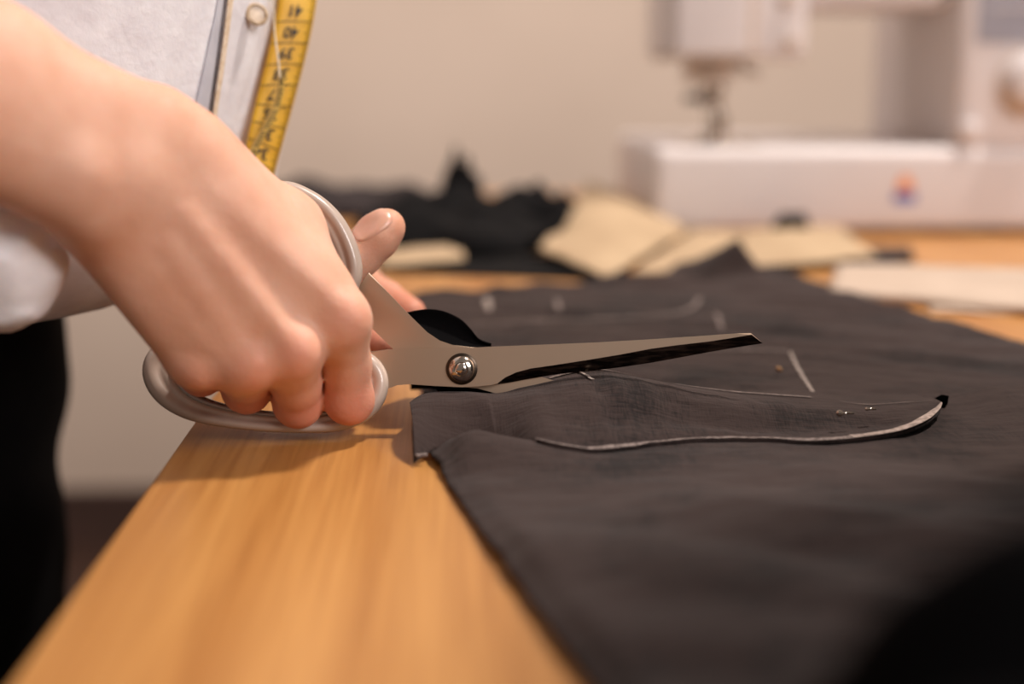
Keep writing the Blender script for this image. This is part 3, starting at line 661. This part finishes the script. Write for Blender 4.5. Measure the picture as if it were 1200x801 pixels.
# shirt: lofted trunk with folds, sleeves
def loft(name, rings, m, parent, nseg=160, nz=90, fold=None, thick=0.0015):
    rs = spline(rings, nz); rr = []
    for k, (cx, cy, z, ax, ay, rot) in enumerate(rs):
        row = []
        for i in range(nseg + 1):
            a = 2 * math.pi * (i % nseg) / nseg; c, s = math.cos(a), math.sin(a); e = 0.82
            x = ax * math.copysign(abs(c) ** e, c); y = ay * math.copysign(abs(s) ** e, s)
            if fold: f = fold(a, z); x *= f; y *= f
            row.append(Vector((cx + x * math.cos(rot) - y * math.sin(rot), cy + x * math.sin(rot) + y * math.cos(rot), z)))
        rr.append(row)
    return grid_mesh(name, rr, m, parent, thick=thick)
def shirt_fold(a, z):
    f = 1 + 0.030 * noise.noise((math.cos(a) * 4.5, math.sin(a) * 4.5, z * 5)) + 0.020 * noise.noise((math.cos(a) * 11, math.sin(a) * 11 , z * 7 + 4)) * sstep(1.2, .8, z)
    return f
RO = R(-16)
SH = [(-.275, .70, .786, .125, .150, RO), (-.265, .70, .792, .140, .158, RO), (-.250, .70, .81, .146, .160, RO), (-.238, .70, .85, .145, .158, RO), (-.222, .70, .90, .141, .155, RO), (-.212, .70, .95, .139, .155, RO), (-.208, .70, 1.02, .135, .155, RO),
      (-.205, .70, 1.12, .132, .165, RO), (-.20, .70, 1.24, .118, .175, RO), (-.20, .70, 1.31, .09, .175, RO), (-.20, .70, 1.35, .062, .09, RO), (-.19, .70, 1.375, .055, .060, RO)]
shirt = loft('shirt', SH, M['shirt'], person, fold=shirt_fold)
def sleeve(pts, name='sleeve'):
    c = spline(pts, 50); rr = []; prev = None
    for i, p in enumerate(c):
        q = Vector(p[:3]); t = (Vector(c[min(i + 1, 49)][:3]) - Vector(c[max(i - 1, 0)][:3])).normalized()
        u = (prev - t * prev.dot(t)).normalized() if prev is not None else t.orthogonal().normalized(); prev = u; w = t.cross(u); row = []
        for k in range(49):
            a = 2 * math.pi * (k % 48) / 48; f = p[3] * (1 + 0.16 * noise.noise((math.cos(a) * 1.6 + i * .06, math.sin(a) * 1.6, i * 0.16)) + 0.05 * noise.noise((a * 0 + math.cos(a) * 4, math.sin(a) * 4, i * .5)))
            row.append(q + (u * math.cos(a) + w * math.sin(a)) * f)
        rr.append(row)
    return grid_mesh(name, rr, M['shirt'], shirt, thick=0.0015)
cz = P(12, 305, .50)
sleeve([(*SHR, .062), (*(SHR.lerp(RE, .5) + Vector((-.01, 0, 0))), .062), (*(RE + Vector((-.03, .02, .02))), .058), (*(RE + Vector((0, .03, -.005))), .055), (*(RE + Vector((.03, .05, -.01))), .045)])
sleeve([(*SHL, .062), (*SHL.lerp(LE, .5), .060), (*(LE + Vector((0, .0, .01))), .050), (*(LE + Vector((.03, -.02, -.02))), .046)])
# drooping blouse bulge in front of the hip (the loose rolled sleeve end)
DR = Field((-.34, .34, .72), (-.08, .66, 1.02), 0.003)
DR.cap(P(-150, 260, .49), P(-5, 292, .500), .030, .020, .02); DR.cap(P(-5, 292, .500), P(22, 322, .502), .020, .012, .016); DR.cap(P(-60, 335, .497), P(2, 345, .502), .016, .011, .014); DR.cap(P(-150, 260, .49), RE + Vector((.0, .03, 0)), .030, .045, .02)
dm = DR.mesh(); Vv = dm[0]
for i in range(len(Vv)):
    v = Vv[i]; f = 0.004 * noise.noise((v[0] * 45, v[1] * 30, v[2] * 60)) + .002 * noise.noise((v[0] * 110, v[1] * 60, v[2] * 130)); Vv[i] = v + np.array((f, -f, f))
np_mesh('rolled_cuff', [dm], M['shirt'], shirt)

# surface hit helper for laying the placket on the shirt
bpy.context.view_layer.update()
SB = BVHTree.FromPolygons([v.co[:] for v in shirt.data.vertices], [p.vertices[:] for p in shirt.data.polygons])
mw = parent_world(person) @ shirt.matrix_parent_inverse
def hit(px, py, fallback=.62, lift=.0):
    d = (P(px, py, 1) - CP).normalized(); r = SB.ray_cast(mw.inverted() @ CP, d)
    if r[0] is None: return P(px, py, fallback)
    n = r[1] if r[1].dot(d) < 0 else -r[1]
    return mw @ r[0] + n * lift
def ribbon(name, L, Rr, m, parent, n=40, lift=.0015, depth_th=.001):
    l = spline(L, n); r = spline(Rr, n); rows_ = []
    for w in np.linspace(0, 1, 7):
        rows_.append([hit(a[0] + (b_[0] - a[0]) * w, a[1] + (b_[1] - a[1]) * w, lift=lift) for a, b_ in zip(l, r)])
    o = grid_mesh(name, rows_, m, parent, thick=depth_th)
    if sum((p.normal.dot(FW)) for p in o.data.polygons) > 0: o.data.flip_normals()
    return o
ribbon('placket', [(270, -60), (263, 0), (256, 55), (245, 135), (238, 180)], [(322, -60), (316, 0), (308, 55), (292, 135), (280, 180)], M['shirt'], shirt, lift=.0014, depth_th=.0006)
ribbon('placket_stitching', [(268, -60), (261, 0), (254, 55), (243, 132), (236, 180)], [(273, -60), (266.5, 0), (259, 55), (248, 132), (241, 180)], M['shirt_seam'], shirt, lift=.0028, depth_th=.0006)
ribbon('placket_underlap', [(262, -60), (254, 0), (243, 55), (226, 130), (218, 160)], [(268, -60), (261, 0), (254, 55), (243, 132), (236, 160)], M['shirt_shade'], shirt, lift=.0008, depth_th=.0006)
bc = hit(292, 16, lift=.0036); bn = (-FW * .85 + RT * .45 + UP * .1).normalized()
btn = lathe('button', [(0.0001, .0002), (.0046, 0), (.0052, .0008), (.0050, .0018), (.0040, .0021), (.0034, .0013), (.0001, .0012)], bc, bn, M['button'], shirt, n=32)
bu = bn.orthogonal().normalized()
# loose thread on the shirt front
tpts = [P(321, -40, .634), P(321, 12, .634), P(322, 40, .632), P(326, 70, .628), P(328, 92, .626)]
th = tube('loose_thread', [Vector(p) for p in spline([tuple(p) for p in tpts], 30)], .00045, M['thread'], None, n=6)
tag(th, 'pale loose thread hanging down in front of the yellow tape', 'thread')

# trousers
Tf = Field((-.56, .48, 0.02), (-.12, .94, .90), 0.006)
Tf.cap((-.330, .66, .83), (-.312, .62, .74), .085, .092, .04); Tf.cap((-.330, .74, .83), (-.312, .78, .74), .085, .092, .04)
Tf.cap((-.312, .62, .74), (-.305, .605, .42), .092, .070, .03); Tf.cap((-.312, .78, .74), (-.305, .795, .42), .092, .070, .03)
Tf.cap((-.305, .605, .42), (-.33, .60, .08), .070, .052, .02); Tf.cap((-.305, .795, .42), (-.33, .80, .08), .070, .052, .02)
tm = Tf.mesh(); Vv = tm[0]
for i in range(len(Vv)):
    v = Vv[i]; f = .008 * noise.noise((v[0] * 12, v[1] * 12, v[2] * 22)); Vv[i] = v + np.array((f, 0, f * .3))
np_mesh('trousers', [tm], M['trousers'], person)
for y in (.60, .80):
    Sf = Field((-.38, y - .07, -.01), (-.08, y + .07, .14), .005); Sf.cap((-.30, y, .045), (-.15, y, .034), .042, .034, .02); Sf.cap((-.30, y, .05), (-.29, y, .09), .04, .046, .02)
    sv = Sf.mesh(); sv[0][:, 2] = np.maximum(sv[0][:, 2], 0.0); np_mesh('shoe', [sv], M['black_cloth'], person)

# ------------------------------------------------------------------ tape measure
tp = thing('tape_measure', 'yellow tape measure with black numerals hanging down the shirt front', 'tape measure', P(345, 0, .64))
TL = [(336, -420, .66), (333, -200, .652), (330, -60, .646), (326, 0, .642), (317, 50, .640), (302, 110, .638), (288, 172, .636), (280, 225, .634)]
TR = [(384, -420, .668), (380, -200, .660), (376, -60, .654), (371, 0, .650), (362, 50, .648), (347, 110, .646), (325, 190, .644), (312, 240, .642)]
NT_ = 120; tl = spline(TL, NT_); tr = spline(TR, NT_)
grid_mesh('tape_band', [[P(*(a + (b_ - a) * w)) - FW * (.0012 * math.sin(math.pi * w)) for a, b_ in zip(tl, tr)] for w in np.linspace(0, 1, 7)], M['tape'], tp, thick=.0004)
def tape_pt(t, w, lift=.0005):
    f = t * (NT_ - 1); i = min(int(f), NT_ - 2); g = f - i; a = tl[i] + (tl[i + 1] - tl[i]) * g; b_ = tr[i] + (tr[i + 1] - tr[i]) * g
    return P(*(a + (b_ - a) * w)) - FW * (.0012 * math.sin(math.pi * w) + lift)
def t_of_y(y):
    ys = [(tl[i][1] + tr[i][1]) / 2 for i in range(NT_)]; return float(np.interp(y, ys, np.linspace(0, 1, NT_)))
GL = {}
def glyph_mesh(txt):
    c = bpy.data.curves.new('t', 'FONT'); c.body = txt; c.size = 1; c.align_x = 'CENTER'; c.align_y = 'CENTER'; c.resolution_u = 2; c.offset = 0.02
    o = bpy.data.objects.new('t', c); COL.objects.link(o); bpy.context.view_layer.update()
    me = bpy.data.meshes.new_from_object(o.evaluated_get(bpy.context.evaluated_depsgraph_get())); bpy.data.objects.remove(o)
    vs = [v.co.copy() for v in me.vertices]; fs = [tuple(p.vertices) for p in me.polygons]; return vs, fs
for k in range(9):
    n_ = 41 - k; yc = 13 + 25.5 * k - 0.45 * k * k * 0.6; vs, fs = glyph_mesh(str(n_)); tt = t_of_y(yc)
    c = tape_pt(tt, .50); ex = (tape_pt(tt, .75) - tape_pt(tt, .25)).normalized(); ey = (tape_pt(tt - .01, .5) - tape_pt(tt + .01, .5)).normalized()
    sz = .0075
    obj('numeral', [c - ex * v.x * sz * .95 - ey * v.y * sz - FW * .0002 for v in vs], fs, M['ink'], tp, smooth=False)
    tb_ = t_of_y(yc + 13)
    dv = (tape_pt(tb_ - .004, .5) - tape_pt(tb_ + .004, .5)).normalized() * .00020
    ws = np.linspace(.03, .97, 9)
    obj('division_line', [tape_pt(tb_, w, .0007) + dv for w in ws] + [tape_pt(tb_, w, .0007) - dv for w in ws], [(i, i + 1, i + 10, i + 9) for i in range(8)], M['ink'], tp, smooth=False)
vs, fs = [], []
for k in range(-10, 100):
    tt = t_of_y(2.6 * k)
    for (w0, w1) in ((.90, .99 - .0 ),):
        w0_ = .82 if k % 5 == 0 else .90; dv = (tape_pt(tt - .004, .5) - tape_pt(tt + .004, .5)).normalized() * .00014
        b0 = len(vs); vs += [tape_pt(tt, w0_) + dv, tape_pt(tt, w1) + dv, tape_pt(tt, w1) - dv, tape_pt(tt, w0_) - dv]; fs.append((b0, b0 + 1, b0 + 2, b0 + 3))
tks = obj('tick_marks', vs, fs, M['ink'], tp, smooth=False); tks['kind'] = 'stuff'
# curled second edge of the tape lying over it, printed with fine ticks
E1 = spline([(330, 84, .630), (333, 100, .629), (328, 125, .628), (316, 150, .628), (304, 172, .628), (298, 190, .628)], 40)
E2 = spline([(326, 88, .632), (325, 102, .632), (319, 125, .632), (307, 150, .632), (296, 170, .632), (290, 188, .632)], 40)
grid_mesh('tape_fold', [[P(*(a + (b_ - a) * w)) for a, b_ in zip(E1, E2)] for w in (0, .5, 1)], M['tape_pale'], tp, thick=.0003)
vs, fs = [], []
for k in range(39 * 1):
    for s in (0.25,):
        a = E1[k] + (E1[min(k + 1, 39)] - E1[k]) * s; b_ = E2[k] + (E2[min(k + 1, 39)] - E2[k]) * s; L = -1.0 if (k % 8 == 0) else .75
        d = Vector((0, 0, .00022)); p0 = P(*a) - FW * .0006; p1 = P(*(a + (b_ - a) * L)) - FW * .0006; q0 = len(vs); vs += [p0 + d, p1 + d, p1 - d, p0 - d]; fs.append((q0, q0 + 1, q0 + 2, q0 + 3))
tk2 = obj('fold_tick_marks', vs, fs, M['ink'], tp, smooth=False); tk2['kind'] = 'stuff'

# ------------------------------------------------------------------ sewing machine
Y0 = 1.19
ma = thing('sewing_machine', 'white domestic sewing machine standing at the back of the table', 'sewing machine', (0.36, Y0 + .1, TZ))
def mb(name, x0, x1, y0, y1, z0, z1, m='machine', bev=.012, par=ma): return box(name, (x0, y0, TZ + z0), (x1, y1, TZ + z1), M[m], par, bev=bev, seg=4)
mb('base', .172, .600, Y0, Y0 + .27, .004, .074, bev=.010)
for x in (.19, .56):
    for y in (Y0 + .02, Y0 + .18): mb('foot', x, x + .02, y, y + .02, 0, .006, 'machine_dark', .001)
mb('column', .426, .60, Y0 + .004, Y0 + .255, .070, .330, bev=.012)
arm = mb('arm', .292, .47, Y0 + .03, Y0 + .165, .188, .330, bev=.014)
head = mb('head', .186, .302, Y0 + .018, Y0 + .17, .146, .330, bev=.012)
mb('face_plate', .189, .250, Y0 + .011, Y0 + .03, .150, .325, bev=.004, par=head)
mb('seam', .2500, .2570, Y0 + .0145, Y0 + .03, .150, .325, 'machine_beige', .001, par=head)
for (x, z) in ((.283, .196), (.287, .162)): lathe('tension_screw', [(.0001, 0), (.0055, 0), (.0055, .006), (.004, .008), (.0001, .008)], (x, Y0 + .019, TZ + z), (0, -1, 0), M['machine_beige'], head, n=20)
# needle works
nw = thing('tmp', '', ''); bpy.data.objects.remove(nw)
XN = .226; YN = Y0 + .06
tube('presser_bar', [(XN + .010, YN, TZ + .15), (XN + .010, YN, TZ + .094)], .0032, M['steel_bright'], ma)
tube('needle_bar', [(XN - .002, YN - .006, TZ + .15), (XN - .002, YN - .006, TZ + .118)], .0038, M['steel_bright'], ma)
cl = lathe('needle_clamp', [(.0001, 0), (.0075, 0), (.0075, .012), (.0001, .012)], (XN - .002, YN - .006, TZ + .108), (0, 0, 1), M['steel_bright'], ma, n=20)
tube('clamp_screw', [(XN - .004, YN - .006, TZ + .114), (XN - .022, YN - .01, TZ + .114)], .0036, M['machine_dark'], cl)
tube('needle', [(XN - .002, YN - .006, TZ + .11), (XN - .002, YN - .006, TZ + .078)], .0009, M['steel_bright'], ma)
pf = box('presser_foot', (XN - .010, YN - .016, TZ + .0765), (XN + .014, YN + .014, TZ + .0800), M['steel_bright'], ma, bev=.001)
box('foot_shank', (XN + .003, YN - .006, TZ + .080), (XN + .016, YN + .006, TZ + .100), M['steel_bright'], pf, bev=.0015)
box('thread_guide', (XN - .022, YN - .008, TZ + .126), (XN + .022, YN + .004, TZ + .146), M['machine_beige'], ma, bev=.002)
tube('presser_lever', [(XN + .028, YN + .02, TZ + .15), (XN + .032, YN + .0, TZ + .138), (XN + .040, YN - .014, TZ + .134)], .0035, M['machine_beige'], ma)
for z, y_, rad in ((.100, -.010, .0045), (.0795, -.022, .0045)): lathe('foot_glint_ball', [(.0001, -rad), (rad * .7, -rad * .7), (rad, 0), (rad * .7, rad * .7), (.0001, rad)], (XN + .006, YN + y_, TZ + z), (0, -1, 0), M['steel_bright'], pf, n=24)  # polished balls added to catch the key as two glints
box('needle_plate', (XN - .028, YN - .035, TZ + .0738), (XN + .04, YN + .035, TZ + .0752), M['steel_bright'], ma, bev=.0005)
# controls on the column
box('stitch_chart', (.440, Y0 + .0025, TZ + .160), (.58, Y0 + .006, TZ + .32), M['panel_print'], ma, bev=.0005)
for k in range(4): box('chart_rule', (.450, Y0 + .0012, TZ + .188 + k * .014), (.578, Y0 + .003, TZ + .1895 + k * .014), M['machine'], ma)
dl = lathe('stitch_dial', [(.0001, 0), (.026, 0), (.026, .004), (.021, .006), (.020, .018), (.017, .021), (.0001, .022)], (.488, Y0 + .004, TZ + .128), (0, -1, 0), M['machine'], ma, n=40)
lathe('dial_collar', [(.0001, 0), (.029, 0), (.029, .0025), (.0001, .003)], (.488, Y0 + .004, TZ + .128), (0, -1, 0), M['machine_beige'], dl, n=40)
lathe('reverse_button', [(.0001, 0), (.0095, 0), (.0090, .005), (.005, .007), (.0001, .0075)], (.438, Y0 + .003, TZ + .088), (0, -1, 0), M['machine'], ma, n=24)
# emblem
ec = P(1062, 222, 1.2); ex, ez = ec.x, ec.z
em = obj('emblem', [(ex - .0095, Y0 - .0006, ez - .011), (ex + .0095, Y0 - .0006, ez - .011), (ex + .0095, Y0 - .0006, ez - .003), (ex - .0095, Y0 - .0006, ez - .003)] + [(ex - .0095, Y0 + .001, ez - .011), (ex + .0095, Y0 + .001, ez - .011), (ex + .0095, Y0 + .001, ez - .003), (ex - .0095, Y0 + .001, ez - .003)],
    [(0, 1, 2, 3), (4, 7, 6, 5), (0, 4, 5, 1), (1, 5, 6, 2), (2, 6, 7, 3), (3, 7, 4, 0)], M['blue'], ma, False)
pts = [(math.cos(a) * .0072, math.sin(a) * .0125 - .001) for a in np.linspace(0, math.pi, 14)]
vs = [(ex + x, Y0 - .0008, ez + z) for x, z in pts] + [(ex + x, Y0 + .001, ez + z) for x, z in pts]; n = len(pts)
fixn(obj('emblem_arch', vs, [tuple(range(n)), tuple(range(2 * n - 1, n - 1, -1))] + [(i, (i + 1) % n, n + (i + 1) % n, n + i) for i in range(n)], M['orange'], em, False))

# ------------------------------------------------------------------ papers and scraps
def sheet_of(name, corners, m, label, cat, thick=.0006, n=24, curl=0.0, grp=None, wav=.0015, seed=0):
    # corners: four (px, py, z): near-left, near-right, far-right, far-left
    a, b_, c, d = [onz(*q) for q in corners]; rr = []
    for j in range(n + 1):
        v = j / n; row = []
        for i in range(n + 1):
            u = i / n; p = a.lerp(b_, u).lerp(d.lerp(c, u), v); p = p.copy(); p.z += curl * math.sin(math.pi * u) * math.sin(math.pi * v * .9) + wav * noise.noise((u * 3 + seed, v * 3, seed)); p.z = max(p.z, TZ + .0012); row.append(p)
        rr.append(row)
    o = upward(grid_mesh(name, rr, m, None, thick=thick)); return tag(o, label, cat, grp)
sheet_of('pattern_paper', [(632, 290, .012), (712, 325, .004), (806, 268, .010), (690, 212, .034)], M['kraft'], 'tan paper pattern sheet with a curled corner beside the black scraps', 'paper', curl=.012, seed=1)
sheet_of('pattern_paper', [(742, 318, .003), (868, 316, .004), (900, 276, .006), (812, 268, .006)], M['kraft'], 'tan paper pattern sheet lying low between the curled sheet and the folded one', 'paper', curl=.002, seed=2)
sheet_of('pattern_paper', [(868, 313, .007), (1030, 300, .007), (985, 266, .011), (868, 269, .010)], M['kraft'], 'tan paper pattern sheet in front of the sewing machine base, nearest the emblem', 'paper', curl=.006, seed=3)
sheet_of('fabric_strip', [(880, 314, .002), (1072, 303, .003), (1066, 288, .004), (960, 290, .002)], M['linen_far'], 'dark purplish cloth strip under the paper in front of the machine', 'fabric', thick=.003, seed=4)
sheet_of('fabric_strip', [(905, 262, .018), (948, 262, .018), (945, 250, .022), (915, 250, .022)], M['black_cloth'], 'small black cloth end poking up between paper and machine base', 'fabric', thick=.003, seed=5)
# folded cream sheet at the right: three loose layers
for k, (cs, lb_) in enumerate([([(1090, 364, .001), (1300, 372, .001), (1300, 318, .002), (1060, 312, .002)], 'lowest thin cream paper sheet at the right edge of the table'),
                          ([(972, 338, .006), (1300, 368, .006), (1300, 318, .008), (980, 309, .010)], 'upper cream paper sheet with a thick folded front edge at the right')]):
    sheet_of('cream_paper', cs, M['cream'], lb_, 'paper', thick=.0008 + .0045 * k, curl=.002 * k, seed=6 + k)
# black heap of cloth offcuts: crumpled sheets
def heap(name, cx, cy, ax, ay, hgt, m, label, seed, rot=0, n=70):
    rr = []
    for j in range(n + 1):
        row = []
        for i in range(n + 1):
            u, v = i / n * 2 - 1, j / n * 2 - 1; r = max(abs(u), abs(v)); q_ = math.hypot(u, v) or 1; k = r / q_ if q_ else 1; u2, v2 = u * k, v * k; rr_ = math.hypot(u2, v2)
            ed = 1 + .18 * noise.noise((u2 * 2.2 + seed, v2 * 2.2, seed)); x = ax * u2 * ed; y = ay * v2 * ed
            z = hgt * (1 - rr_ ** 4) ** .7 if rr_ < 1 else 0
            z *= .75 + .7 * noise.noise((u2 * 2.5, v2 * 2.5, seed)) ; z += .007 * abs(noise.noise((u2 * 7, v2 * 6, seed + 3))) * (1.1 - rr_); z = max(z, 0) + .002
            row.append((cx + x * math.cos(rot) - y * math.sin(rot), cy + x * math.sin(rot) + y * math.cos(rot), TZ + z))
        rr.append(row)
    o = upward(grid_mesh(name, rr, m, None, thick=.0015)); return tag(o, label, 'fabric')
def ctr(px, py, z=0): p = onz(px, py, z); return p.x, p.y
hx, hy = ctr(520, 284)
heap('cloth_scrap', .008, 1.185, .092, .135, .038, M['black_cloth'], 'largest crumpled black cloth heap behind the thumb', 11)
heap('cloth_scrap', .080, 1.20, .045, .06, .036, M['black_cloth'], 'black cloth scrap at the right end of the heap, touching the tan paper', 23, rot=.3)
heap('cloth_scrap', .010, 1.25, .021, .026, .056, M['black_cloth'], 'small black knot of cloth sticking up on top of the heap', 31)
heap('cloth_scrap', -.11, 1.40, .11, .08, .026, M['linen_far'], 'dark brown cloth heap behind the black one, at its left', 41)
heap('cloth_scrap', .130, .168, .105, .072, .080, M['black_velvet_and_shade'], 'big blurred black cloth bundle in the near right corner', 52)
sheet_of('fabric_strip', [(440, 318, .001), (760, 330, .001), (700, 300, .003), (450, 296, .003)], M['black_cloth'], 'flat black cloth strip along the front of the black heap', 'fabric', thick=.002, seed=12)
sheet_of('pattern_paper', [(446, 312, .005), (545, 303, .006), (540, 288, .008), (452, 292, .010)], M['kraft'], 'narrow tan paper edge sticking out under the black heap beside the thumb', 'paper', curl=.003, seed=9)
tube('fabric_tie', [P(*p) for p in spline([(600, 285, 1.10), (630, 280, 1.09), (652, 268, 1.09), (664, 250, 1.10), (666, 238, 1.12)], 24)], .0035, M['black_cloth'], None)
tag(bpy.data.objects['fabric_tie'], 'curved black cloth tie curling over the tan paper', 'fabric')
# small offcut near the far left corner of the cloth
sheet_of('cloth_offcut', [(474, 362, .002), (500, 362, .003), (496, 349, .004), (478, 349, .003)], M['linen_far'], 'small dark offcut by the left fingertips', 'fabric', thick=.002, seed=13)
# added cloth roll, unseen past the right of the frame, shadows the near cloth
bolt = thing('shade_bolt', 'added upright roll of dark cloth, unseen right of the frame, casting shade on the near cloth', 'fabric', (.31, .44, TZ + .008))
prof = []
lathe('shade_roll', [(.0001, 0), (.078, 0), (.082, .01), (.081, .2), (.083, .40), (.078, .44), (.022, .442), (.022, .43), (.0001, .43)], (.31, .44, TZ + .012), (0, 0, 1), M['linen_far'], bolt, n=48)
tube('core', [(.31, .44, TZ + .44), (.31, .44, TZ + .48)], .020, M['kraft'], bolt, n=24)
